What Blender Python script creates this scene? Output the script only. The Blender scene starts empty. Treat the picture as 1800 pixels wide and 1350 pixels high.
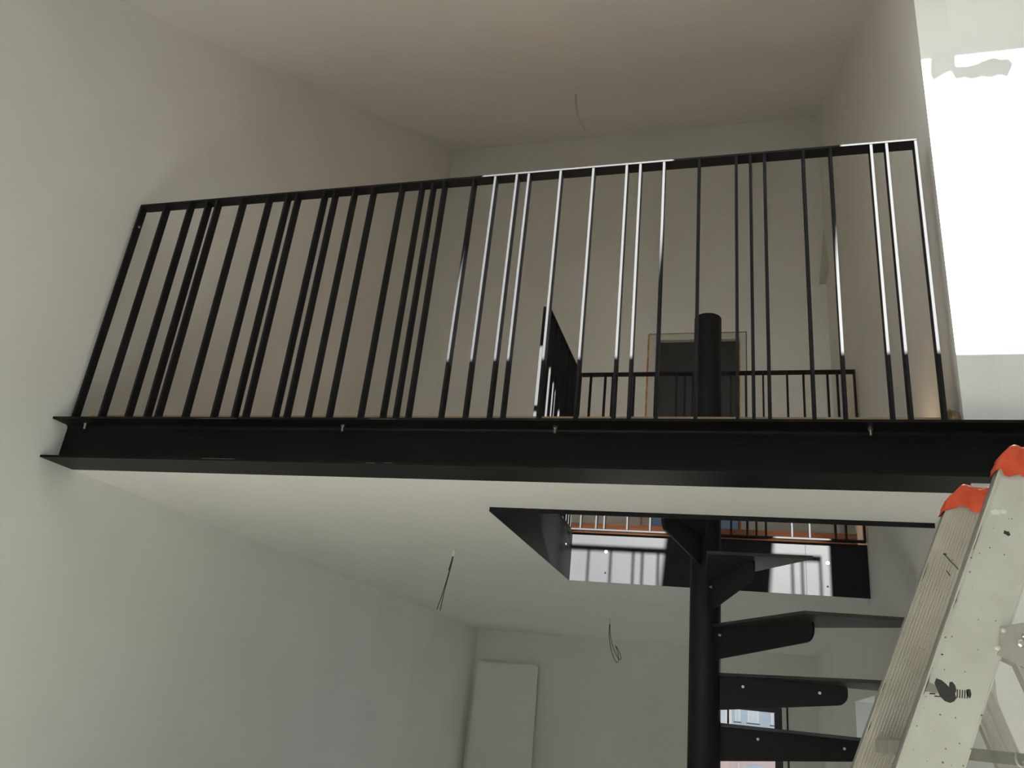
import bpy, bmesh, math, random
from mathutils import Vector, Matrix

random.seed(7)
SC = bpy.context.scene
COL = SC.collection
ZO = 2.803                 # world height of the steel beam's top above the lower floor

# ---------------------------------------------------------------- camera
cd = bpy.data.cameras.new('camera'); cam = bpy.data.objects.new('camera', cd); COL.objects.link(cam)
YAW, PITCH, ROLL = -0.30530, 0.38450, 0.10890
fw = Vector((math.sin(YAW)*math.cos(PITCH), math.cos(YAW)*math.cos(PITCH), math.sin(PITCH)))
r0 = Vector((math.cos(YAW), -math.sin(YAW), 0)); u0 = r0.cross(fw)
rt = math.cos(ROLL)*r0 + math.sin(ROLL)*u0
up = -math.sin(ROLL)*r0 + math.cos(ROLL)*u0
mm = Matrix((rt, up, -fw)).transposed().to_4x4()
mm.translation = Vector((3.0557, -2.8234, -1.0272 + ZO))
cam.matrix_world = mm
cd.sensor_width = 36; cd.lens = 36*1400.9/1800; cd.clip_start = 0.02; cd.clip_end = 300
SC.camera = cam

# ---------------------------------------------------------------- sky, sun, exposure
w = bpy.data.worlds.new('sky'); SC.world = w; w.use_nodes = True
bg = w.node_tree.nodes['Background']
bg.inputs[0].default_value = (0.74, 0.88, 1.0, 1); bg.inputs[1].default_value = 1.7
sd = bpy.data.lights.new('sun', 'SUN'); sun = bpy.data.objects.new('sun', sd); COL.objects.link(sun)
sd.energy = 50; sd.angle = math.radians(0.55); sd.color = (1.0, 0.99, 0.97)
SUN = Vector((-0.092, 1.0, -0.507)).normalized()
sun.rotation_euler = SUN.to_track_quat('-Z', 'Y').to_euler(); sun.location = (3, -8, 9)
SC.view_settings.view_transform = 'Standard'; SC.view_settings.look = 'None'
SC.view_settings.exposure = -0.1; SC.view_settings.gamma = 1.0
SC.view_settings.use_curve_mapping = False
SC.cycles.max_bounces = 16; SC.cycles.diffuse_bounces = 10; SC.cycles.transparent_max_bounces = 16

# ---------------------------------------------------------------- materials
def mat(name, col, rough=0.6, metal=0.0, spec=0.5):
    m = bpy.data.materials.new(name); m.use_nodes = True
    b = m.node_tree.nodes['Principled BSDF']
    b.inputs['Base Color'].default_value = (*col, 1); b.inputs['Roughness'].default_value = rough
    b.inputs['Metallic'].default_value = metal; b.inputs['Specular IOR Level'].default_value = spec
    return m
def nodes(m): return m.node_tree.nodes, m.node_tree.links, m.node_tree.nodes['Principled BSDF']
def noise_col(m, c1, c2, scale=6, detail=4, lo=0.35, hi=0.65, stretch=(1,1,1), bump=0.0, bscale=None):
    N, L, b = nodes(m)
    tc = N.new('ShaderNodeTexCoord'); mp = N.new('ShaderNodeMapping'); mp.inputs['Scale'].default_value = stretch
    nz = N.new('ShaderNodeTexNoise'); nz.inputs['Scale'].default_value = scale; nz.inputs['Detail'].default_value = detail
    cr = N.new('ShaderNodeValToRGB'); e = cr.color_ramp.elements
    e[0].position = lo; e[0].color = (*c1, 1); e[1].position = hi; e[1].color = (*c2, 1)
    L.new(tc.outputs['Object'], mp.inputs['Vector']); L.new(mp.outputs['Vector'], nz.inputs['Vector'])
    L.new(nz.outputs['Fac'], cr.inputs['Fac']); L.new(cr.outputs['Color'], b.inputs['Base Color'])
    if bump:
        n2 = N.new('ShaderNodeTexNoise'); n2.inputs['Scale'].default_value = bscale or scale*8; n2.inputs['Detail'].default_value = 3
        bp = N.new('ShaderNodeBump'); bp.inputs['Strength'].default_value = bump; bp.inputs['Distance'].default_value = 0.002
        L.new(mp.outputs['Vector'], n2.inputs['Vector'])
        L.new(n2.outputs['Fac'], bp.inputs['Height']); L.new(bp.outputs['Normal'], b.inputs['Normal'])
    return m
M = {}
M['plaster'] = noise_col(mat('plaster', (.8,.78,.74), .9, 0, .2), (.765,.765,.745), (.815,.815,.80), 1.3, 3, .3, .7, bump=.12, bscale=90)
M['plaster_soft'] = noise_col(mat('ceiling_plaster', (.8,.79,.75), .92, 0, .2), (.78,.78,.76), (.815,.815,.80), 1.1, 3, .3, .7)
M['screed'] = noise_col(mat('screed', (.5,.47,.42), .85), (.48,.455,.40), (.58,.555,.50), 3)
M['steel'] = noise_col(mat('black_steel', (.03,.03,.033), .54, 0, .22), (.0075,.0078,.0088), (.0105,.0108,.012), 9, 4, bump=.05, bscale=160)
M['beam_steel'] = noise_col(mat('beam_steel', (.03,.03,.03), .45, 0, .13), (.005,.005,.005), (.0095,.009,.0086), 5, 5, .3, .75, stretch=(.4,1,1), bump=.06, bscale=120)
M['plate_steel'] = noise_col(mat('clad_steel', (.034,.035,.038), .52, 0, .21), (.0075,.008,.009), (.0115,.012,.0135), 3.5, 5, .3, .7)
M['tread'] = noise_col(mat('tread_steel', (.03,.03,.03), .38, 0, .5), (.018,.0178,.0175), (.027,.0265,.026), 6, 4)
M['bolt'] = mat('zinc_bolt', (.7,.7,.68), .3, 1)
M['wood'] = None
def wood(name, c1, c2, stretch=(2,14,14)):
    m = mat(name, c1, .55, 0, .4); return noise_col(m, c1, c2, 3.0, 6, .3, .7, stretch=stretch)
M['wood'] = wood('oak_floor', (.41,.265,.145), (.54,.375,.215))
M['kerb_wood'] = wood('raw_timber', (.17,.075,.045), (.27,.13,.075))
M['rub'] = noise_col(mat('rubbed_paint', (.1,.1,.1), .6), (.03,.03,.03), (.22,.22,.21), 60, 3)
M['white'] = mat('white_paint', (.80,.79,.76), .5)
M['grey_frame'] = mat('grey_white_frame', (.62,.60,.56), .5)
M['dark_frame'] = mat('anthracite_frame', (.035,.037,.042), .4)
M['door_leaf'] = mat('charcoal_leaf', (.035,.036,.04), .45)
M['blue_film'] = mat('blue_film', (.20,.36,.62), .35)
M['foam'] = noise_col(mat('mounting_foam', (.55,.22,.07), .9), (.45,.15,.04), (.66,.33,.13), 20)
M['rust_foam'] = noise_col(mat('old_foam', (.22,.15,.08), .95), (.16,.10,.05), (.32,.23,.13), 40, bump=.6, bscale=80)
M['cable'] = mat('grey_cable', (.50,.46,.40), .6)
M['cable_light'] = mat('beige_conduit', (.80,.78,.72), .6)
M['wire_dark'] = mat('dark_wire', (.03,.03,.025), .6)
M['tape_white'] = mat('masking_tape', (.86,.80,.66), .8)
M['orange_tape'] = noise_col(mat('orange_tape', (.80,.10,.03), .38, 0, .5), (.70,.075,.022), (.87,.14,.05), 30, 3, bump=.5, bscale=45)
def glass(name, tint):
    m = bpy.data.materials.new(name); m.use_nodes = True; N = m.node_tree.nodes; L = m.node_tree.links
    N.clear(); o = N.new('ShaderNodeOutputMaterial'); mx = N.new('ShaderNodeMixShader'); t = N.new('ShaderNodeBsdfTransparent')
    g = N.new('ShaderNodeBsdfGlossy'); fr = N.new('ShaderNodeFresnel'); fr.inputs['IOR'].default_value = 1.35
    t.inputs[0].default_value = (*tint, 1); g.inputs['Roughness'].default_value = 0.02
    L.new(fr.outputs[0], mx.inputs[0]); L.new(t.outputs[0], mx.inputs[1]); L.new(g.outputs[0], mx.inputs[2]); L.new(mx.outputs[0], o.inputs[0])
    return m
M['glass'] = glass('roof_glass', (.98, .99, .98))
M['tinted'] = glass('tinted_glass', (.58, .60, .60))
M['film'] = mat('protective_film', (.75,.75,.76), .5)
# ladder: off white paint with small dark chips and grime
def ladder_mat(name, c1, c2, dark):
    m = mat(name, c1, .5, 0, .4); N, L, b = nodes(m)
    tc = N.new('ShaderNodeTexCoord')
    n1 = N.new('ShaderNodeTexNoise'); n1.inputs['Scale'].default_value = 14; n1.inputs['Detail'].default_value = 5
    r1 = N.new('ShaderNodeValToRGB'); r1.color_ramp.elements[0].position = .3; r1.color_ramp.elements[1].position = .72
    r1.color_ramp.elements[0].color = (*c2, 1); r1.color_ramp.elements[1].color = (*c1, 1)
    n2 = N.new('ShaderNodeTexVoronoi'); n2.inputs['Scale'].default_value = 80
    n3 = N.new('ShaderNodeTexNoise'); n3.inputs['Scale'].default_value = 120; n3.inputs['Detail'].default_value = 2
    ad = N.new('ShaderNodeMath'); ad.operation = 'MULTIPLY_ADD'; ad.inputs[1].default_value = .16
    L.new(n3.outputs['Fac'], ad.inputs[0]); L.new(n2.outputs['Distance'], ad.inputs[2])
    r2 = N.new('ShaderNodeValToRGB'); r2.color_ramp.elements[0].position = .15; r2.color_ramp.elements[1].position = .19
    r2.color_ramp.elements[0].color = (0,0,0,1); r2.color_ramp.elements[1].color = (1,1,1,1)
    n4 = N.new('ShaderNodeTexNoise'); n4.inputs['Scale'].default_value = 9
    r4 = N.new('ShaderNodeValToRGB'); r4.color_ramp.elements[0].position = .46; r4.color_ramp.elements[1].position = .56
    mxm = N.new('ShaderNodeMath'); mxm.operation = 'MAXIMUM'
    L.new(n4.outputs['Fac'], r4.inputs['Fac'])
    L.new(tc.outputs['Object'], n1.inputs['Vector']); L.new(tc.outputs['Object'], n2.inputs['Vector'])
    L.new(tc.outputs['Object'], n3.inputs['Vector']); L.new(tc.outputs['Object'], n4.inputs['Vector'])
    L.new(n1.outputs['Fac'], r1.inputs['Fac']); L.new(ad.outputs[0], r2.inputs['Fac'])
    L.new(r2.outputs['Color'], mxm.inputs[0]); L.new(r4.outputs['Color'], mxm.inputs[1])
    mx = N.new('ShaderNodeMixRGB'); L.new(mxm.outputs[0], mx.inputs[0])
    mx.inputs[1].default_value = (*dark, 1); L.new(r1.outputs['Color'], mx.inputs[2]); L.new(mx.outputs[0], b.inputs['Base Color'])
    return m
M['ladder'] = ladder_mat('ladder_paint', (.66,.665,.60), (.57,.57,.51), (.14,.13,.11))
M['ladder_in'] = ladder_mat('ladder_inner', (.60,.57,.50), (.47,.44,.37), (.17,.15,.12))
M['alu'] = noise_col(mat('bare_aluminium', (.55,.54,.49), .45, .5), (.48,.47,.42), (.62,.61,.56), 20, 4, stretch=(1,1,.2))
M['alu_dark'] = noise_col(mat('darkened_aluminium', (.30,.295,.26), .5, .3), (.26,.255,.225), (.36,.355,.315), 20, 4, stretch=(1,1,.2))  # darker grey holds the shade on ladder edges and steps; also scraped metal
M['chip'] = mat('dark_chip', (.045,.042,.038), .7)
M['hole'] = mat('dark_hole', (.003,.003,.003), .9, 0, .05)
M['putty'] = mat('white_splash', (.8,.8,.78), .7)
M['facade_blue'] = noise_col(mat('blue_grey_render', (.07,.08,.095), .9), (.062,.073,.090), (.072,.084,.102), .4)  # facade colours set very dark, standing in for shade on the houses
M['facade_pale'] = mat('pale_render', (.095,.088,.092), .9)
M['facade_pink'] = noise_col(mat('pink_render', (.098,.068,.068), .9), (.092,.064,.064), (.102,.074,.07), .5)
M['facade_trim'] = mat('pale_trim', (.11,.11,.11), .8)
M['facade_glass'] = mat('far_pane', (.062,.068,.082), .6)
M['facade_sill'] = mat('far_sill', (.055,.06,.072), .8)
M['asphalt'] = mat('street', (.05,.05,.05), .9)
M['roof_tile'] = mat('roof_tile', (.14,.06,.045), .8)

# ---------------------------------------------------------------- helpers
class MB:
    def __init__(s): s.v = []; s.f = []
    def add(s, v, f):
        k = len(s.v); s.v += [tuple(p) for p in v]; s.f += [tuple(i+k for i in q) for q in f]; return s
    def box(s, x0, x1, y0, y1, z0, z1):
        return s.add([(x0,y0,z0),(x1,y0,z0),(x1,y1,z0),(x0,y1,z0),(x0,y0,z1),(x1,y0,z1),(x1,y1,z1),(x0,y1,z1)],
                     [(0,3,2,1),(4,5,6,7),(0,1,5,4),(1,2,6,5),(2,3,7,6),(3,0,4,7)])
    def prism(s, poly, axis, a, b):
        """polygon in the plane across the axis, swept from a to b"""
        def P(p, t):
            if axis == 'x': return (t, p[0], p[1])
            if axis == 'y': return (p[0], t, p[1])
            return (p[0], p[1], t)
        n = len(poly); v = [P(p, a) for p in poly] + [P(p, b) for p in poly]
        f = [tuple(range(n-1, -1, -1)), tuple(range(n, 2*n))] + [(i, (i+1) % n, n+(i+1) % n, n+i) for i in range(n)]
        return s.add(v, f)
    def tube(s, pts, r, n=8, taper=None):
        pts = [Vector(p) for p in pts]; rings = []; v = []; f = []
        for i, p in enumerate(pts):
            t = (pts[min(i+1, len(pts)-1)] - pts[max(i-1, 0)]).normalized()
            a = Vector((0,0,1)) if abs(t.z) < .9 else Vector((1,0,0))
            x = t.cross(a).normalized(); y = t.cross(x)
            rr = r if taper is None else r*taper[i]
            v += [p + rr*(math.cos(2*math.pi*k/n)*x + math.sin(2*math.pi*k/n)*y) for k in range(n)]
        for i in range(len(pts)-1):
            for k in range(n): f.append((i*n+k, i*n+(k+1) % n, (i+1)*n+(k+1) % n, (i+1)*n+k))
        f.append(tuple(range(n-1, -1, -1))); f.append(tuple(range((len(pts)-1)*n, len(pts)*n)))
        return s.add(v, f)
    def cyl(s, p0, p1, r, n=24): return s.tube([p0, p1], r, n)
    def mesh(s, name, m, loc, bevel=0.0, smooth=False):
        me = bpy.data.meshes.new(name)
        me.from_pydata([(p[0]-loc[0], p[1]-loc[1], p[2]-loc[2]) for p in s.v], [], s.f)
        bm = bmesh.new(); bm.from_mesh(me); bmesh.ops.recalc_face_normals(bm, faces=bm.faces)
        if bevel: bmesh.ops.bevel(bm, geom=[e for e in bm.edges if e.calc_face_angle(0) > .5], offset=bevel, segments=1, affect='EDGES')
        bm.to_mesh(me); bm.free()
        if smooth:
            for p in me.polygons: p.use_smooth = len(p.vertices) == 4
        me.materials.append(m); return me
ORIG = {}
def link(o, parent, loc):
    """every builder works in beam coordinates; top-level objects are lifted by ZO"""
    COL.objects.link(o); ORIG[o.name] = Vector(loc)
    if parent: o.parent = parent; o.location = Vector(loc) - ORIG[parent.name]
    else: o.location = Vector(loc) + Vector((0, 0, ZO))
def tag(o, label=None, cat=None, group=None, kind=None):
    if label: o['label'] = label
    if cat: o['category'] = cat
    if group: o['group'] = group
    if kind: o['kind'] = kind
    return o
def obj(name, mb, m, parent=None, loc=None, bevel=0.0, smooth=False):
    if loc is None:
        xs, ys, zs = zip(*mb.v); loc = ((min(xs)+max(xs))/2, (min(ys)+max(ys))/2, min(zs))
    o = bpy.data.objects.new(name, mb.mesh(name, m, loc, bevel, smooth)); link(o, parent, loc); return o
def dup(o, parent, loc):
    c = bpy.data.objects.new(o.name.split('.')[0], o.data); link(c, parent, loc); return c
def thing(name, loc, label, cat, group=None, kind=None):
    o = bpy.data.objects.new(name, None); o.empty_display_size = .1; link(o, None, loc); return tag(o, label, cat, group, kind)
def struct(name, mb, m, label, cat, parent=None, bevel=0.0):
    o = obj(name, mb, m, parent, bevel=bevel)
    if not parent: tag(o, label, cat, None, 'structure')
    return o

# ---------------------------------------------------------------- measures (beam coordinates: z = 0 on top of the beam)
FL = -ZO                       # lower floor
W = 3.772                      # right wall
YB, YL = 3.80, 6.60            # upper and lower back wall
X1, Y1, Y2 = 1.949, 0.572, 2.398   # stair opening
H = 0.195
RZ, RM = 2.40, 0.575           # sloping roof: z = RZ + RM*y
roof = lambda y: RZ + RM*y
YK, XR = -4.6, 6.2             # knee wall behind the camera, far right wall
FT = 0.08                      # upper floor top

# ---------------------------------------------------------------- the shell
struct('floor', MB().box(-.2, XR+.2, YK-.2, YL+.2, FL-.15, FL), M['screed'], 'pale screed floor of the lower room', 'floor')
mb = MB(); mb.prism([(YK-.2, FL), (YL+.2, FL), (YL+.2, .2), (YB+.12, .2), (YB+.12, roof(YB+.12)+.02), (YK-.2, roof(YK-.2)+.02)], 'x', -.2, 0)
struct('wall_left', mb, M['plaster'], 'tall white plastered wall on the left', 'wall')
# lower back wall with the tall window
WX0, WX1, WZ1 = 2.62, 3.415, -.738
mb = MB().box(0, WX0, YL, YL+.3, FL, .2).box(WX1, XR, YL, YL+.3, FL, .2).box(WX0, WX1, YL, YL+.3, WZ1, .2).box(WX0, WX1, YL, YL+.3, FL, FL+.12)
struct('wall_back_lower', mb, M['plaster'], 'white wall at the back of the lower room around the window', 'wall')
# upper back wall with the door opening
DX0, DX1, DZ1 = 2.236, 3.082, 2.262
mb = MB().box(0, DX0, YB, YB+.12, FT, roof(YB)+.08).box(DX1, W, YB, YB+.12, FT, roof(YB)+.08).box(DX0, DX1, YB, YB+.12, DZ1, roof(YB)+.08)
struct('wall_back_upper', mb, M['plaster'], 'white back wall of the upper gallery around the dark door', 'wall')
# right wall (doorway to the side room below)
OY0, OY1, OZ = 2.52, 3.45, -.747
mb = MB()
mb.prism([(.132, -H), (YL, -H), (YL, .2), (YB+.12, .2), (YB+.12, roof(YB+.12)+.02), (.005, roof(.005)+.02), (.005, .0005), (.132, .0005)], 'x', W, W+.12)
mb.box(W, W+.12, .005, OY0, FL, -H).box(W, W+.12, OY1, YL, FL, -H).box(W, W+.12, OY0, OY1, OZ, -H)
struct('wall_right', mb, M['plaster'], 'white side wall at the right end of the gallery and stairwell', 'wall')
mb = MB().prism([(.005, .0005), (.16, .0005), (.16, roof(.16)+.02), (.005, roof(.005)+.02)], 'x', W+.12, XR)
mb.box(W+.12, XR, .005, .16, FL, -H-.0005).box(W+.12, XR, .132, .16, -H-.0005, .0005)
struct('wall_front_right', mb, M['plaster'], 'sunlit white wall to the right of the gallery railing', 'wall')
KX0, KX1, KZ0, KZ1 = .5, 3.75, -2.05, -.95
mb = MB().box(0, KX0, YK-.2, YK, FL, roof(YK)+.02).box(KX1, XR, YK-.2, YK, FL, roof(YK)+.02).box(KX0, KX1, YK-.2, YK, FL, KZ0).box(KX0, KX1, YK-.2, YK, KZ1, roof(YK)+.02)
struct('wall_knee', mb, M['plaster'], 'low white knee wall under the eaves behind the camera', 'wall')
mb = MB().prism([(YK, FL), (.16, FL), (.16, roof(.16)+.02), (YK, roof(YK)+.02)], 'x', XR, XR+.15)
mb.box(XR, XR+.15, .16, 2.0, FL, .2).box(XR, XR+.15, 6.3, YL, FL, .2).box(XR, XR+.15, 2.0, 6.3, FL, FL+.3).box(XR, XR+.15, 2.0, 6.3, -.3, .2)  # open gap is an added unseen window, sized to brighten the doorway
struct('wall_far_right', mb, M['plaster'], 'white wall closing the room on the far right', 'wall')
struct('ceiling_side_room', MB().box(W+.12, XR+.15, .16, YL+.3, -.1, .2), M['plaster_soft'], 'white ceiling of the side room behind the doorway', 'ceiling')
# gallery slab with the stair opening: plaster underside
mb = MB().box(0, X1-.006, .131, YL, -H, .03).box(X1-.006, W, .131, Y1-.007, -H, .03).box(X1-.006, W, Y2+.007, YL, -H, .03)
struct('ceiling_lower', mb, M['plaster_soft'], 'white underside of the gallery around the stair opening', 'ceiling')
mb = MB().box(.012, X1-.045, .126, YB, .03, FT).box(X1-.045, W-.03, .126, Y1-.01, .03, FT).box(X1-.045, W-.03, Y2+.045, YB, .03, FT)
struct('floor_upper', mb, M['wood'], 'orange brown wooden floor of the upper gallery', 'floor')
struct('floor_step', MB().box(.0, W, 2.83, YB, FT, .268), M['kerb_wood'], 'red brown wooden step up to the door at the back of the gallery', 'step')
# sloping roof lining with two roof window openings
RW = [(2.020, 2.885), (3.545, 4.225)]; RY0, RY1 = -2.005, -.728
xs = [-.2, RW[0][0], RW[0][1], RW[1][0], RW[1][1], XR+.15]; ys = [YK-.2, RY0, RY1, YB+.15]
mb = MB()
for i in range(5):
    for j in range(3):
        if j == 1 and i in (1, 3): continue
        a, b, c, d = xs[i], xs[i+1], ys[j], ys[j+1]
        mb.add([(a,c,roof(c)),(b,c,roof(c)),(b,d,roof(d)),(a,d,roof(d)),(a,c,roof(c)+.05),(b,c,roof(c)+.05),(b,d,roof(d)+.05),(a,d,roof(d)+.05)],
               [(0,3,2,1),(4,5,6,7),(0,1,5,4),(1,2,6,5),(2,3,7,6),(3,0,4,7)])
struct('ceiling_upper', mb, M['plaster_soft'], 'white sloping ceiling rising towards the back wall', 'ceiling')
tv = Vector((0, 1, RM)).normalized(); nv = Vector((0, -RM, 1)).normalized()
def roof_box(mb, x0, x1, s0, s1, n0, n1, ya):
    """box in roof coordinates: x, along the slope from y = ya, and out of the roof"""
    o = Vector((0, ya, roof(ya)))
    v = [Vector((x,0,0)) + o + tv*s + nv*n for n in (n0, n1) for (x, s) in ((x0,s0),(x1,s0),(x1,s1),(x0,s1))]
    return mb.add(v, [(0,3,2,1),(4,5,6,7),(0,1,5,4),(1,2,6,5),(2,3,7,6),(3,0,4,7)])
SL = (RY1-RY0)*math.sqrt(1+RM*RM)
for k, (a, b) in enumerate(RW):
    e = thing('window_%d' % (k+1), (a, RY0, roof(RY0)), ['roof window on the left in the sloping ceiling', 'roof window on the right in the sloping ceiling above the sunlit wall'][k], 'window', kind='structure')
    fr = MB()
    for (x0, x1, s0, s1) in ((a-.06, a, -.06, SL+.06), (b, b+.06, -.06, SL+.06), (a, b, -.06, 0), (a, b, SL, SL+.06)):
        roof_box(fr, x0, x1, s0, s1, .05, .075, RY0)
    obj('window_frame', fr, M['white'], e)
    obj('pane', roof_box(MB(), a-.02, b+.02, -.02, SL+.02, .077, .083, RY0), M['glass'], e)

# ---------------------------------------------------------------- trim, doors, windows of the setting
d1 = thing('door_1', ((DX0+DX1)/2, YB, .268), 'charcoal door in a pale frame on the upper back wall', 'door', kind='structure')
mb = MB().box(DX0, DX0+.062, YB-.008, YB+.09, .268, DZ1).box(DX1-.052, DX1, YB-.008, YB+.09, .268, DZ1).box(DX0+.062, DX1-.052, YB-.008, YB+.09, DZ1-.062, DZ1)
obj('door_frame', mb, M['grey_frame'], d1, bevel=.004)
obj('door_leaf', MB().box(DX0+.062, DX1-.052, YB+.05, YB+.09, .272, DZ1-.062), M['door_leaf'], d1)
mb = MB().box(DX0+.066, DX1-.075, YB+.046, YB+.05, .285, .68)
tag(obj('protective_film', mb, M['blue_film'], d1), 'blue protective film on the lower door leaf')
tag(obj('foam_strip', MB().box(DX0-.016, DX0-.002, YB-.004, YB+.03, .268, DZ1-.005), M['foam'], d1), 'orange mounting foam beside the frame')
tag(obj('foam_strip', MB().box(DX1-.064, DX1-.05, YB+.03, YB+.05, .268, DZ1-.07), M['foam'], d1), 'orange edge beside the leaf')
obj('joint', MB().box(DX0-.01, DX1+.006, YB-.004, YB+.02, DZ1, DZ1+.006).box(DX1, DX1+.006, YB-.004, YB+.02, .268, DZ1), M['chip'], d1)

w3 = thing('window_3', ((WX0+WX1)/2, YL, FL+.12), 'tall dark framed window in the lower back wall behind the stair', 'window', kind='structure')
mb = MB().box(WX0, WX0+.07, YL+.02, YL+.1, FL+.12, WZ1).box(WX1-.075, WX1, YL+.02, YL+.1, FL+.12, WZ1).box(WX0+.07, WX1-.075, YL+.02, YL+.1, WZ1-.055, WZ1).box(WX0+.07, WX1-.075, YL+.02, YL+.1, FL+.12, FL+.2)
obj('window_frame', mb, M['dark_frame'], w3, bevel=.004)
obj('pane', MB().box(WX0+.07, WX1-.075, YL+.055, YL+.063, FL+.2, WZ1-.055), M['tinted'], w3)
struct('trim_1', MB().box(WX1+.001, WX1+.042, YL-.012, YL, FL, WZ1+.045).box(WX0-.042, WX1+.001, YL-.012, YL, WZ1+.004, WZ1+.045), M['white'], 'white casing strip around the lower window', 'trim', bevel=.002)
struct('trim_2', MB().box(WX1+.045, WX1+.062, YL-.006, YL, FL, WZ1+.05), M['chip'], 'thin dark joint beside the lower window casing', 'trim')
struct('trim_3', MB().box(.215, .80, YB-.006, YB, .268, 2.50), M['plaster'], 'flush pale panel on the upper back wall near the left corner', 'panel', bevel=.002)
mb = MB().prism([(W-.02, 2.70), (W, 2.70), (W, 3.28), (W-.004, 3.28)], 'y', YB-.22, YB)
mb = MB().add([(W-.06, YB-.001, 2.72), (W, YB-.30, 2.72), (W, YB-.001, 2.72), (W-.002, YB-.02, 3.3)], [(0,1,2),(0,3,1),(1,3,2),(2,3,0)])  # grey wedge stands in for a triangular shade in the corner
struct('shade_wedge', mb, M['grey_frame'], 'small grey wedge added for a triangular shade in the upper right corner', 'trim')

w4 = thing('window_4', ((KX0+KX1)/2, YK-.1, KZ0), 'wide window added in the unseen knee wall for bounce light', 'window', kind='structure')  # unseen window, added to bounce sunlight up off the front floor
mb = MB()
for (a, b, c, d) in ((KX0, KX0+.06, KZ0, KZ1), (KX1-.06, KX1, KZ0, KZ1), (KX0+.06, KX1-.06, KZ0, KZ0+.06), (KX0+.06, KX1-.06, KZ1-.06, KZ1), ((KX0+KX1)/2-.04, (KX0+KX1)/2+.04, KZ0+.06, KZ1-.06)):
    mb.box(a, b, YK-.18, YK-.12, c, d)
obj('window_frame', mb, M['dark_frame'], w4)
obj('pane', MB().box(KX0+.06, KX1-.06, YK-.152, YK-.146, KZ0+.06, KZ1-.06), M['glass'], w4)

# ---------------------------------------------------------------- steel beam
yf, yb, tf, tw, rr = -.068, .131, .010, .0065, .016
yc = (yf+yb)/2
def fillet(cy, cz, sy, sz, n=4):
    return [(cy + sy*rr*(1-math.sin(a*math.pi/2/n)), cz + sz*rr*(1-math.cos(a*math.pi/2/n))) for a in range(n+1)]
L0, R0 = yc-tw/2, yc+tw/2
prof = [(yf, 0), (yf, -tf)] + [(L0-rr+rr*math.sin(a*math.pi/8), -tf-rr+rr*math.cos(a*math.pi/8)) for a in range(5)] \
     + [(L0-rr+rr*math.cos(a*math.pi/8), -H+tf+rr-rr*math.sin(a*math.pi/8)) for a in range(5)] + [(yf, -H+tf), (yf, -H), (yb, -H), (yb, -H+tf)] \
     + [(R0+rr-rr*math.sin(a*math.pi/8), -H+tf+rr-rr*math.cos(a*math.pi/8)) for a in range(5)] \
     + [(R0+rr-rr*math.cos(a*math.pi/8), -tf-rr+rr*math.sin(a*math.pi/8)) for a in range(5)] + [(yb, -tf), (yb, 0)]
bt = thing('steel_beam', (0, yc, -H), 'black wide flange steel beam carrying the gallery edge', 'beam')
obj('beam_profile', MB().prism(prof, 'x', .0005, XR), M['beam_steel'], bt)
def bolt_mesh(p, axis, r=.0085, hl=.008, tl=.018):
    p = Vector(p); a = Vector(axis).normalized(); mb = MB()
    mb.tube([p, p+a*hl], r, 6); mb.tube([p+a*hl, p+a*(hl+tl)], r*.55, 8); return mb
b0 = None
for bx in (.130, 1.452, 2.359, 3.477):
    if b0 is None: b0 = obj('bolt', bolt_mesh((bx, -.002, -tf), (0,0,-1)), M['bolt'], bt, loc=(bx, -.002, -tf))
    else: dup(b0, bt, (bx, -.002, -tf))

# pale rubbed marks on the beam's edges
for (x0, x1, zz, yy) in ((.86, 1.02, -H+tf-.001, yf-.0003), (1.62, 1.66, -H+.004, yf-.0003), (1.70, 1.73, -H+.006, yf-.0003), (1.60, 1.72, -.006, yf-.0003), (.78, .98, -.007, yf-.0003)):
    obj('rub_mark', MB().box(x0, x1, yy-.0002, yy+.0006, zz-.0012, zz+.0006), M['rub'], bt)

# ---------------------------------------------------------------- railings
bw, bd = .012, .042
def baluster_run(name, label, axis, other, pos, z0, z1, rail, bottom=None):
    """flat bars standing across the run; rail = (from, to) of the flat handrail"""
    e = thing(name, (pos[0] if axis == 'x' else other, other if axis == 'x' else pos[0], z0), label, 'railing')
    first = None
    hb = MB().box(rail[0], rail[1], other, other+.06, z1-.010, z1) if axis == 'x' else MB().box(other, other+bd, rail[0], rail[1], z1-.010, z1)
    obj('handrail', hb, M['steel'], e, bevel=.0012)
    if bottom:
        mb = MB().box(rail[0], rail[1], other, other+bd, bottom, bottom+.012) if axis == 'x' else MB().box(other, other+bd, rail[0], rail[1], bottom, bottom+.012)
        obj('bottom_rail', mb, M['steel'], e, bevel=.0012)
    for p in pos:
        loc = (p, other, z0) if axis == 'x' else (other, p, z0)
        if first is None:
            mb = MB().box(p, p+bw, other, other+bd, z0, z1-.010) if axis == 'x' else MB().box(other, other+bd, p, p+bw, z0, z1-.010)
            first = obj('baluster', mb, M['steel'], e, loc=loc, bevel=.0012)
        else: dup(first, e, loc)
    return e
FX = [.030,.180,.329,.434,.493,.640,.790,.895,.952,1.100,1.157,1.260,1.361,1.508,1.610,1.668,1.724,1.869,1.973,2.075,2.131,2.278,2.425,2.572,2.631,2.732,2.878,
      3.029,3.086,3.142,3.293,3.397,3.549,3.606,3.711]
fr = baluster_run('gallery_railing', 'long black flat bar railing standing on the steel beam', 'x', 0.0, FX, 0.0, 1.211, (.030, 3.723))
obj('wall_spacer', MB().tube([(.001,.021,1.085),(.03,.021,1.085)], .011, 12), M['bolt'], fr)
obj('screw', MB().tube([(.042,.021,1.085),(.047,.021,1.085)], .006, 8), M['bolt'], fr)
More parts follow.
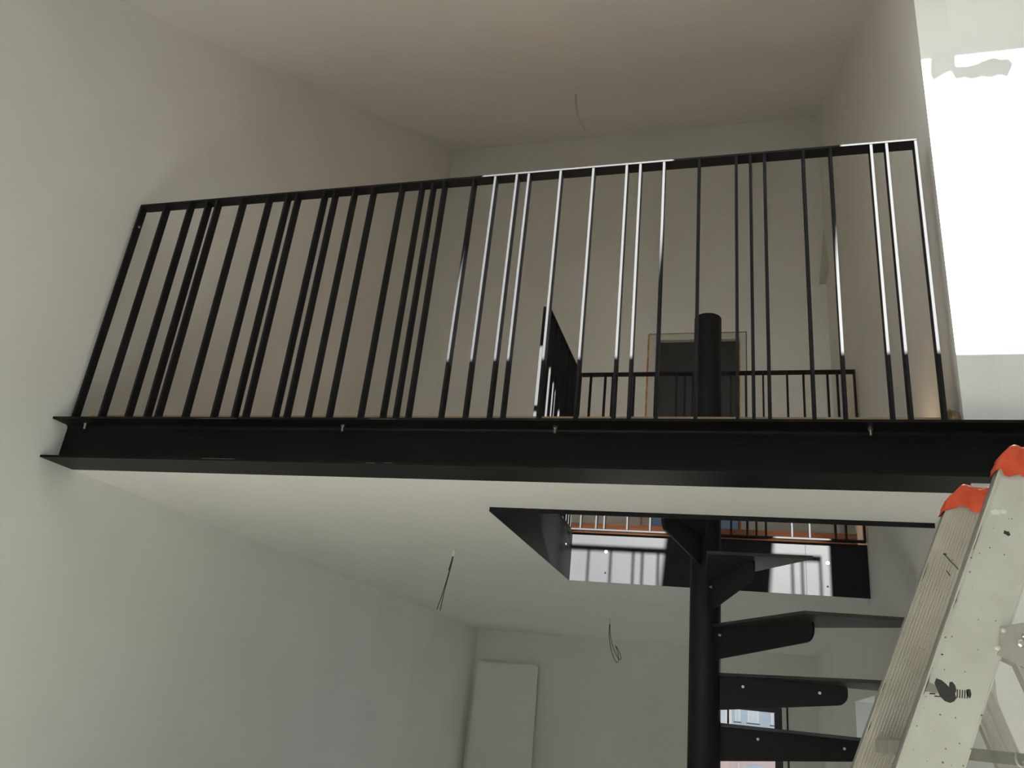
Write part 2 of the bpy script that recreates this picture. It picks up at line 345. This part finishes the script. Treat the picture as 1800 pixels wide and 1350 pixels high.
BX = [2.000,2.104,2.158,2.310,2.459,2.605,2.662,2.716,2.868,2.968,3.066,3.122,3.179,3.333,3.436,3.586,3.646,3.750]
YR = 2.352
baluster_run('stairwell_railing', 'low black railing along the back edge of the stair opening', 'x', YR, BX, .124, 1.252, (1.935, 3.762), .112)
LY = [1.292,1.44,1.545,1.602,1.75,1.85,1.965,2.104,2.187,2.260,2.33]
baluster_run('stairwell_railing', 'black railing running back along the left edge of the stair opening', 'y', X1-.045, LY, .124, 1.225, (1.292, 2.342), .112)

# ---------------------------------------------------------------- steel cladding of the opening
pb = -H-.019
ct = thing('stairwell_cladding', ((X1+W)/2, (Y1+Y2)/2, pb), 'black steel plates lining the stair opening in the gallery', 'cladding')
obj('plate', MB().box(X1-.004, W-.003, Y1-.005, Y1, pb, .10), M['plate_steel'], ct)
obj('plate', MB().box(X1-.004, X1, Y1, Y2, pb, .104), M['plate_steel'], ct)
obj('plate', MB().box(X1-.004, 3.4158, Y2, Y2+.005, pb, .104), M['plate_steel'], ct)
obj('plate', MB().box(3.4162, W-.002, Y2, Y2+.005, pb, .104), M['plate_steel'], ct)
obj('joint', MB().box(3.4150, 3.4170, Y2-.0004, Y2+.0002, pb, .104), M['hole'], ct)
s0 = None
for (sx, sz) in ((2.181, -.016), (3.541, -.017)):
    if s0 is None: s0 = obj('screw', MB().tube([(sx,Y2,sz),(sx,Y2-.004,sz)], .010, 12), M['bolt'], ct, loc=(sx,Y2,sz))
    else: dup(s0, ct, (sx,Y2,sz))
for (sx, sz) in ((2.183, -.153), (3.535, -.158)):
    obj('screw_hole', MB().tube([(sx,Y2-.0008,sz),(sx,Y2+.001,sz)], .006, 10), M['hole'], ct)
obj('screw', MB().tube([(X1,2.215,-.017),(X1+.004,2.215,-.017)], .009, 10), M['bolt'], ct)

# ---------------------------------------------------------------- spiral stair
CX, CY = 2.859, 1.485
PR = .0775
st = thing('spiral_stair', (CX, CY, FL), 'black steel spiral staircase rising through the opening', 'staircase')
mb = MB(); n = 48
ring = lambda r, z: [(CX+r*math.cos(2*math.pi*k/n), CY+r*math.sin(2*math.pi*k/n), z) for k in range(n)]
levels = [(PR, FL), (PR, 1.203), (PR-.003, 1.208), (PR-.008, 1.209)]
v = []; f = []
for (r, z) in levels: v += ring(r, z)
for i in range(len(levels)-1):
    f += [(i*n+k, i*n+(k+1) % n, (i+1)*n+(k+1) % n, (i+1)*n+k) for k in range(n)]
f.append(tuple(range((len(levels)-1)*n, len(levels)*n))); f.append(tuple(range(n-1, -1, -1)))
mb.add(v, f); obj('post', mb, M['steel'], st, smooth=True)
HX, HY = .86, .755
def edge_pt(a):
    c, s = math.cos(a), math.sin(a); k = min(HX/abs(c) if abs(c) > 1e-6 else 9, HY/abs(s) if abs(s) > 1e-6 else 9); return (CX+k*c, CY+k*s)
def tread(z, a0, a1, ga, gr, bolts=(.20, None)):
    A0, A1 = math.radians(a0), math.radians(a1)
    poly = [edge_pt(A0)]
    for (sx, sy) in ((1,-1),(1,1),(-1,1),(-1,-1)):
        c = math.atan2(sy*HY, sx*HX)
        for k in (-2*math.pi, 0, 2*math.pi):
            if A0 < c+k < A1: poly.append((CX+sx*HX, CY+sy*HY))
    poly.append(edge_pt(A1))
    am = (A0+A1)/2
    poly += [(CX+.09*math.cos(A1), CY+.09*math.sin(A1)), (CX+.05*math.cos(am), CY+.05*math.sin(am)), (CX+.09*math.cos(A0), CY+.09*math.sin(A0))]
    t = obj('tread', MB().prism(poly, 'z', z-.014, z), M['tread'], st, bevel=.001)
    # tapered bracket plate with a rounded end under the tread
    g = math.radians(ga); u = Vector((math.cos(g), math.sin(g), 0)); nn = Vector((-math.sin(g), math.cos(g), 0)); zt = z-.0145
    d0, d1 = .155, .088; rc = .052
    pr = [(.06, 0), (gr-.015, 0), (gr-.004, -.004), (gr, -.015)]
    sl = (d0-d1)/(gr-.07)
    pr += [(gr-rc+rc*math.cos(q), -d1+rc-rc*math.sin(q)) for q in [i*math.pi/2/6 for i in range(7)]]
    pr += [(.07, -d0), (.06, -d0)]
    n_ = len(pr); C = Vector((CX, CY, zt)); v = [C+u*p[0]+Vector((0,0,p[1]))+nn*s for s in (-.006, .006) for p in pr]
    fc = [tuple(range(n_)), tuple(range(2*n_-1, n_-1, -1))] + [(i, n_+i, n_+(i+1) % n_, (i+1) % n_) for i in range(n_)]
    obj('bracket', MB().add(v, fc), M['steel'], t)
    side = -1
    for br in bolts:
        bz = -.04
        if br is None: br = gr-.12
        p = C + u*br + Vector((0,0,bz)) + nn*(.006*side)
        obj('bolt', bolt_mesh(p, nn*side, .007, .006, .006), M['bolt'], t)
    return t
RIS = .226
spec = {0: (-117, -87, -106, .62, (.13,)), 1: (-87, -58, -71, .72, (.13,)), 2: (-60.5, -33, -50, .74, (.13,)), 3: (-34, 1, -13, .66, (.19, None)), 4: (-2, 29, 6, .76, (.25, None))}
for k in range(0, 12):
    z = -.086 - RIS*k
    a0 = -117+30*k
    s = spec.get(k, (a0+0, a0+32, a0+15, .68))
    tread(z, *s)
# top platform at gallery level
pl = obj('platform', MB().box(X1+.004, CX-.42, Y1+.01, 1.29, .045, .06), M['plate_steel'], st)

# ---------------------------------------------------------------- small things on walls and ceilings
def cable(name, label, pts_list, stub, m, cat='cable'):
    e = thing(name, stub[0], label, cat, 'loose cables hanging from the ceilings')
    obj('conduit_stub', MB().tube(stub, .007, 10), M['cable_light'], e, smooth=True)
    for pts, r, mm_ in pts_list: obj('wire', MB().tube(pts, r, 8), mm_, e, smooth=True)
def bez(p, n=10):
    p = [Vector(q) for q in p]; out = []
    for i in range(n+1):
        q = list(p); t = i/n
        while len(q) > 1: q = [q[j].lerp(q[j+1], t) for j in range(len(q)-1)]
        out.append(q[0])
    return out
cable('hanging_cable', 'pair of dark wires hanging straight from the lower ceiling near the left wall',
      [(bez([(1.409,1.62,-.235),(1.40,1.62,-.31),(1.385,1.622,-.42),(1.353,1.62,-.545)]), .0024, M['wire_dark']),
       (bez([(1.411,1.62,-.235),(1.404,1.625,-.33),(1.38,1.615,-.43),(1.374,1.62,-.552)]), .0024, M['wire_dark']),
       (bez([(1.410,1.62,-.235),(1.402,1.62,-.29),(1.395,1.62,-.32)]), .0045, M['wire_dark'])],
      [(1.412,1.62,-.196),(1.409,1.62,-.24)], None)
cable('hanging_cable', 'looped dark wires hanging from the lower ceiling left of the stair post',
      [(bez([(1.884,4.58,-.235),(1.872,4.58,-.36),(1.90,4.58,-.48),(1.945,4.59,-.60),(2.02,4.58,-.66),(1.985,4.58,-.48),(1.945,4.57,-.42)],16), .0028, M['wire_dark']),
       (bez([(1.886,4.58,-.235),(1.889,4.58,-.36),(1.915,4.58,-.46),(1.985,4.59,-.60),(2.06,4.58,-.60),(1.985,4.58,-.46),(1.955,4.57,-.43)],16), .0028, M['wire_dark'])],
      [(1.882,4.58,-.196),(1.885,4.58,-.24)], None)
cable('hanging_cable', 'single grey cable curving down from the upper sloping ceiling',
      [(bez([(1.815,1.946,3.45),(1.818,1.946,3.33),(1.855,1.946,3.19),(1.922,1.946,3.085)]), .0075, M['cable'])],
      [(1.812,1.946,3.515),(1.815,1.946,3.44)], None)
tag(obj('masking_tape', MB().add([(.0004,.118,.084),(.0004,.142,.084),(.0004,.140,.135),(.0004,.116,.138),(.002,.118,.084),(.002,.142,.084),(.002,.140,.135),(.002,.116,.138)],
    [(0,3,2,1),(4,5,6,7),(0,1,5,4),(1,2,6,5),(2,3,7,6),(3,0,4,7)]), M['tape_white']), 'short pale tape strip on the left wall beside the first baluster', 'tape')
tag(obj('masking_tape', MB().add([(.0004,.43,.25),(.0004,.465,.27),(.0004,.47,.36),(.0004,.44,.35),(.002,.43,.25),(.002,.465,.27),(.002,.47,.36),(.002,.44,.35)],
    [(0,3,2,1),(4,5,6,7),(0,1,5,4),(1,2,6,5),(2,3,7,6),(3,0,4,7)]), M['plaster_soft']), 'pale rough patch on the left wall behind the third baluster', 'patch')
# white panel against the lower back wall
mb = MB().prism([(.085, -.557), (.085, FL), (.83, FL), (.80, -.575), (.79, -.560), (.775, -.553)], 'y', YL-.15, YL-.11)
tag(obj('wall_panel', mb, M['white']), 'tall white flat panel standing against the lower back wall', 'panel')
# lump of old mounting foam at the foot of the wall edge, right of the railing
bm = bmesh.new(); bmesh.ops.create_icosphere(bm, subdivisions=3, radius=1)
mb = MB(); rnd = random.Random(3)
vs = [(W-.022+.03*v.co.x*(1+.25*rnd.uniform(-1,1)), .055+.03*v.co.y, .03+.045*max(v.co.z, -.7)*(1+.25*rnd.uniform(-1,1))) for v in bm.verts]
mb.add(vs, [tuple(v.index for v in f.verts) for f in bm.faces]); bm.free()
tag(obj('foam_lump', mb, M['rust_foam']), 'brown lump of mounting foam on the beam at the right wall edge', 'foam')
# torn film at the head of the right roof window (it throws the ragged shadow on the sunlit wall)
out = [(3.884,-.69),(3.974,-.69),(3.977,-.774),(4.015,-.778),(4.049,-.772),(4.080,-.758),(4.111,-.750),(4.140,-.763),(4.165,-.762),(4.183,-.790),(4.16,-.851),(4.130,-.838),(4.098,-.848),(4.07,-.838),(4.03,-.846),(4.007,-.833),(3.975,-.838),(3.956,-.796),(3.925,-.812),(3.894,-.833),(3.880,-.80)]
v = []
for nn_ in (.084, .086):
    for (x, y) in out: v.append(Vector((x, y, roof(y))) + nv*nn_ - Vector((0, .6*nn_, .6*nn_*RM)))
k = len(out)
mb = MB().add(v, [tuple(range(k-1, -1, -1)), tuple(range(k, 2*k))] + [(i, (i+1) % k, k+(i+1) % k, k+i) for i in range(k)])
tag(obj('torn_film', mb, M['film']), 'torn piece of protective film at the head of the right roof window', 'film')

# ---------------------------------------------------------------- step ladder
lt = thing('step_ladder', (2.9, -1.22, FL), 'paint splashed aluminium step ladder with orange taped tops', 'ladder')
SLP = .405
def stile_x(z): return 3.270 + SLP*(z + 1.051)
wx = .083*math.sqrt(1+SLP*SLP)
def stile(y0, y1, ztop, dx, m, ribs):
    mb = MB()
    zb = FL
    # C profile: face plate plus raised lips along both edges
    def slab(o0, o1, ya, yb, za=zb, zc=ztop):
        pts = [(stile_x(z)+dx+o, y, z) for z in (za, zc) for (o, y) in ((o0,ya),(o1,ya),(o1,yb),(o0,yb))]
        mb.add(pts, [(0,3,2,1),(4,5,6,7),(0,1,5,4),(1,2,6,5),(2,3,7,6),(3,0,4,7)])
    slab(0, wx, y0+.0012, y0+.005)
    if ribs:
        for i in range(13): slab(.009+i*.0056, .0112+i*.0056, y0-.0006, y0+.0014)
    s_ = obj('stile', mb, m, lt)
    mb.v, mb.f = [], []
    slab(0, .0035, y0+.0052, y1); slab(wx-.0035, wx, y0+.0052, y1)
    slab(0, .011, y1-.003, y1); slab(wx-.011, wx, y1-.003, y1)
    tag(obj('edge_flange', mb, M['alu_dark'], s_), 'grey aluminium edge with shade in its colour')
    mb.v, mb.f = [], []
    slab(0, .0022, y0-.0012, y0+.0012); slab(wx-.0022, wx, y0-.0012, y0+.0012)
    obj('edge_bead', mb, m, s_)
    return s_
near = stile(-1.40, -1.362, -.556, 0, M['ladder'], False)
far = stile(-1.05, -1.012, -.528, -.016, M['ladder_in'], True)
# steps between the stiles
s1 = None
for k in range(6):
    z = -1.012 - .27*k if k < 6 else 0
    x = stile_x(z)
    if s1 is None:
        mb = MB().box(x+.004, x+.082, -1.362, -1.051, z-.003, z).box(x+.004, x+.007, -1.362, -1.051, z-.022, z-.003).box(x+.079, x+.082, -1.362, -1.051, z-.022, z-.003)
        for i in range(9): mb.box(x+.01+i*.008, x+.013+i*.008, -1.36, -1.053, z, z+.0015)
        s1 = obj('step', mb, M['alu_dark'], lt, loc=(x, -1.2, z))
    else: dup(s1, lt, (x, -1.2, z))
# crumpled orange tape over both tops
def tape(y0, y1, ztop, dx, seed, drip):
    rnd = random.Random(seed); bm = bmesh.new(); nx, nz = 14, 8
    mb = MB(); v = []; f = []
    # closed shell: loop around the stile section, from the ragged lower edge to the rounded top
    per = []
    x0, x1 = -.004, wx+.004
    for i in range(nx+1): per.append((x0+(x1-x0)*i/nx, y0-.004))
    for i in range(1, 5): per.append((x1, y0-.004+(y1-y0+.008)*i/4))
    for i in range(1, nx+1): per.append((x1-(x1-x0)*i/nx, y1+.004))
    for i in range(1, 4): per.append((x0, y1+.004-(y1-y0+.008)*i/4))
    m_ = len(per)
    for j in range(nz+1):
        t = j/nz
        for i, (o, y) in enumerate(per):
            q = (o-x0)/(x1-x0)
            low = ztop-.034+.006*math.sin(q*9+seed)+rnd.uniform(-.0015,.0015) - (drip if .10 < q < .22 and y < y0 else 0)
            dome = .016*(1-(2*q-1)**4) + .005*math.sin(q*11+seed)
            z = low + (ztop + dome - low)*min(1, t*1.25) if t < .8 else ztop + dome + .002*math.sin(7*q)
            sh = 1 if t < .8 else 1-(t-.8)*4.2
            yc_ = (y0+y1)/2; xc = (x0+x1)/2
            rad = 1 - .10*max(0, (t-.45)/.55)**2
            xx = xc+(o-xc)*rad*(.75+.25*sh); yy = yc_+(y-yc_)*max(sh, .12)
            wv = .0018*math.sin(37*q+5*t*3+seed)+rnd.uniform(-.0009,.0009)
            v.append((stile_x(ztop)+dx+xx+SLP*(min(z, ztop+.004)-ztop)+wv, yy+wv, z+wv))
    for j in range(nz):
        for i in range(m_): f.append((j*m_+i, j*m_+(i+1) % m_, (j+1)*m_+(i+1) % m_, (j+1)*m_+i))
    f.append(tuple(range(nz*m_, (nz+1)*m_)))
    mb.add(v, f); bm.free()
    return obj('tape_cap', mb, M['orange_tape'], lt, smooth=True)
tag(tape(-1.40, -1.362, -.556, 0, 1, .010), 'crumpled orange tape on the near stile')
tag(tape(-1.05, -1.012, -.528, -.016, 5, .0), 'crumpled orange tape on the far stile')
# rear section
def rear_x(z): return 3.468 + .31*(-.955 - z)
for y0 in (-1.40, -1.05):
    mb = MB()
    for (o0, o1, ya, yb2) in ((0, .046, y0+.004, y0+.008), (0, .004, y0, y0+.026), (.042, .046, y0, y0+.026), (.020, .025, y0+.001, y0+.004)):
        pts = [(rear_x(z)+o, y, z) for z in (FL, -.865) for (o, y) in ((o0,ya),(o1,ya),(o1,yb2),(o0,yb2))]
        mb.add(pts, [(0,3,2,1),(4,5,6,7),(0,1,5,4),(1,2,6,5),(2,3,7,6),(3,0,4,7)])
    obj('rear_stile', mb, M['alu'], lt)
for z in (-1.9, -2.4):
    obj('rear_brace', MB().box(rear_x(z)+.01, rear_x(z)+.03, -1.40, -1.03, z-.02, z), M['alu'], lt)
mb = MB().prism([(3.425,-.874), (3.431,-.836), (3.470,-.826), (3.53,-.82), (3.53,-.93), (3.462,-.890)], 'y', -1.404, -1.4005)
obj('hinge_plate', mb, M['alu'], lt, bevel=.0008)
mb = MB().prism([(3.423,-.878), (3.425,-.873), (3.462,-.889), (3.53,-.929), (3.53,-.935), (3.46,-.895)], 'y', -1.404, -1.37)
obj('hinge_lip', mb, M['alu'], lt)
def knob(p, r, m, n=14): return obj('rivet', MB().tube([p, (p[0], p[1]-.004, p[2]), (p[0], p[1]-.006, p[2])], r, n, taper=[1, 1, .55]), m, lt, smooth=False)
knob((3.434,-1.4045,-.842), .0035, M['ladder']); knob((3.4235,-1.4045,-.868), .004, M['ladder'])
knob((3.456,-1.4045,-.859), .0058, M['bolt']); knob((3.461,-1.4045,-.848), .0035, M['bolt'])
mb = MB().box(3.405, 3.56, -1.215, -1.212, -1.030, -1.011).box(3.405, 3.56, -1.2118, -1.19, -1.014, -1.0108)
obj('spreader_bar', mb, M['alu_dark'], lt)
obj('bar_clip', MB().tube(bez([(3.478,-1.222,-1.012),(3.474,-1.222,-1.034),(3.492,-1.222,-1.036),(3.488,-1.222,-1.022)],8), .0025, 8), M['alu'], lt, smooth=True)
# scuffs and chips in the paint of the near stile
def flat(name, pts, m, y=-1.3992):
    # thin flake of a given outline lying on the stile face
    return obj(name, MB().prism(pts, 'y', y-.0004, y+.0002), m, lt)
def wobble(c, rx, rz, seed, n=14, rot=0):
    r = random.Random(seed); o = []
    for i in range(n):
        a = 2*math.pi*i/n; k = 1+r.uniform(-.28, .28); x = rx*k*math.cos(a); z = rz*k*math.sin(a)
        o.append((c[0]+x*math.cos(rot)-z*math.sin(rot), c[1]+x*math.sin(rot)+z*math.cos(rot)))
    return o
flat('paint_chip', [(3.333,-.926),(3.336,-.919),(3.343,-.921),(3.349,-.926),(3.3525,-.930),(3.354,-.923),(3.358,-.922),(3.3615,-.927),(3.3625,-.934),(3.3600,-.939),(3.3615,-.945),(3.358,-.950),(3.352,-.953),(3.345,-.951),(3.339,-.945),(3.336,-.937)], M['chip'], -1.3985)
for i in range(5): flat('paint_chip', [(3.3615+i*.0034,-.9445),(3.3632+i*.0034,-.9445),(3.3648+i*.0034,-.9325),(3.3631+i*.0034,-.9325)], M['chip'], -1.3985)
flat('paint_chip', wobble((3.3795,-.9365), .0034, .0075, 4), M['chip'], -1.3985)
tag(flat('scrape', [(3.318,-.930),(3.323,-.924),(3.334,-.929),(3.336,-.941),(3.326,-.940),(3.317,-.938)], M['alu_dark'], -1.3990), 'bare scraped metal')
for i in range(9): flat('paint_chip', wobble((3.3195+i*.0023, -.9375-i*.0011+((i*7) % 3-1)*.0012), .0019, .0010, 30+i, 8), M['chip'], -1.3988)
flat('paint_chip', wobble((3.4585,-.6895), .0052, .0036, 9, rot=-.5), M['chip'], -1.3988)
flat('paint_chip', wobble((3.482,-.737), .004, .014, 12, rot=-.35), M['chip'], -1.3988)
flat('paint_chip', wobble((3.3475,-.8835), .002, .0012, 13, 8), M['chip'], -1.3988)
flat('paint_chip', wobble((3.3545,-.8575), .0012, .0010, 14, 8), M['chip'], -1.3988)
tag(flat('splash', wobble((3.447,-.6555), .007, .0045, 15), M['putty'], -1.3988), 'white paint splash')
tag(flat('splash', wobble((3.4575,-.6545), .0055, .004, 16), M['putty'], -1.3988), 'white paint splash')
# worn dark edge on both stiles
for (z, hz, s, dx, y) in ((-.700, .022, 1, 0, -1.4004), (-.80, .02, 2, 0, -1.4004), (-.93, .018, 3, 0, -1.4004), (-.69, .02, 4, -.016, -1.0504), (-.915, .012, 5, -.016, -1.0504), (-.99, .012, 6, -.016, -1.0504)):
    x = stile_x(z)+dx
    obj('worn_edge', MB().prism(wobble((x+.0018, z), .0016, hz, 50+s, 16, rot=-math.atan(SLP)), 'y', y-.0003, y+.0003), M['chip'], lt)
obj('scratch', MB().tube([(stile_x(-.66)+.012,-1.0508,-.655),(stile_x(-.68)+.043,-1.0508,-.684)], .0009, 6), M['chip'], lt)
obj('paint_chip', MB().prism(wobble((stile_x(-.655)+.0115,-.6545), .0028, .0024, 71, 9), 'y', -1.0512, -1.0502), M['chip'], lt)
obj('paint_chip', MB().prism(wobble((stile_x(-.695)+.03,-.692), .001, .006, 72, 9, rot=.5), 'y', -1.0512, -1.0502), M['chip'], lt)

# ---------------------------------------------------------------- street outside the lower window
struct('ground', MB().box(-60, 70, YL+2, 160, -9.2, -9.0), M['asphalt'], 'street level outside the lower window', 'ground')
def far_window(parent, x0, x1, z0, z1, y, sill=True):
    f_ = obj('window', MB().box(x0-.07, x1+.07, y-.06, y+.02, z0-.05, z1+.12), M['facade_trim'], parent)
    nP = 1 if x1-x0 < .4 else 2; ww = (x1-x0)/nP
    for i in range(nP): obj('pane', MB().box(x0+i*ww+.03, x0+(i+1)*ww-.03, y-.075, y-.058, z0, z1), M['facade_glass'], f_)
    if sill: obj('sill', MB().box(x0-.14, x1+.14, y-.1, y, z0-.10, z0-.05), M['facade_sill'], f_)
bb = thing('building', (14, 62, -9), 'blue grey apartment house outside the lower window', 'building', 'houses across the street')
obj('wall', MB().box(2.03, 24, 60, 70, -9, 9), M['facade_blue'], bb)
obj('corner_pilaster', MB().box(1.90, 2.08, 59.85, 60.1, -9, 9), M['facade_trim'], bb)
obj('roof', MB().prism([(2.1, 9), (24, 9), (21, 12), (5, 12)], 'y', 59.8, 70), M['roof_tile'], bb)
for zf in (-6.8, -3.5, -.2, 3.1, 6.4):
    far_window(bb, 2.36, 2.60, zf, zf+1.5, 60)
    for xw in (3.22, 4.78, 7.0, 9.2, 11.4, 13.6): far_window(bb, xw, xw+.62, zf, zf+1.5, 60)
wb = thing('building', (-3, 60, -9), 'pale house wing left of the blue grey apartment house', 'building', 'houses across the street')
obj('wall', MB().box(-8, 1.72, 59.4, 70, -9, 9), M['facade_pale'], wb)
obj('roof', MB().prism([(-8, 9), (1.7, 9), (-3, 12)], 'y', 59.2, 70), M['roof_tile'], wb)
for zf in (-6.9, -3.7, -.42, 2.9, 6.2):
    for xw in (-5.6, -3.3, -1.0, 1.36): far_window(wb, xw-.05, xw+.35, zf, zf+1.0, 59.4)
pk = thing('building', (3, 46, -9), 'low pink house with a pale arch in front of the apartment house', 'building', 'houses across the street')
obj('wall', MB().box(-6, 12, 45, 51, -9, -1.75), M['facade_pink'], pk)
obj('roof', MB().prism([(-6.3, -1.75), (12.3, -1.75), (11, -1.2), (-5, -1.2)], 'y', 44.8, 51.2), M['roof_tile'], pk)
arch = [(2.75, -9)] + [(3.55-.80*math.cos(a*math.pi/12), -3.15+.72*math.sin(a*math.pi/12)) for a in range(13)] + [(4.35, -9)]
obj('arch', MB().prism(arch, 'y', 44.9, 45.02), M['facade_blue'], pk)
obj('pipe', MB().box(2.62, 2.67, 44.9, 45, -9, -2.45), M['facade_trim'], pk)
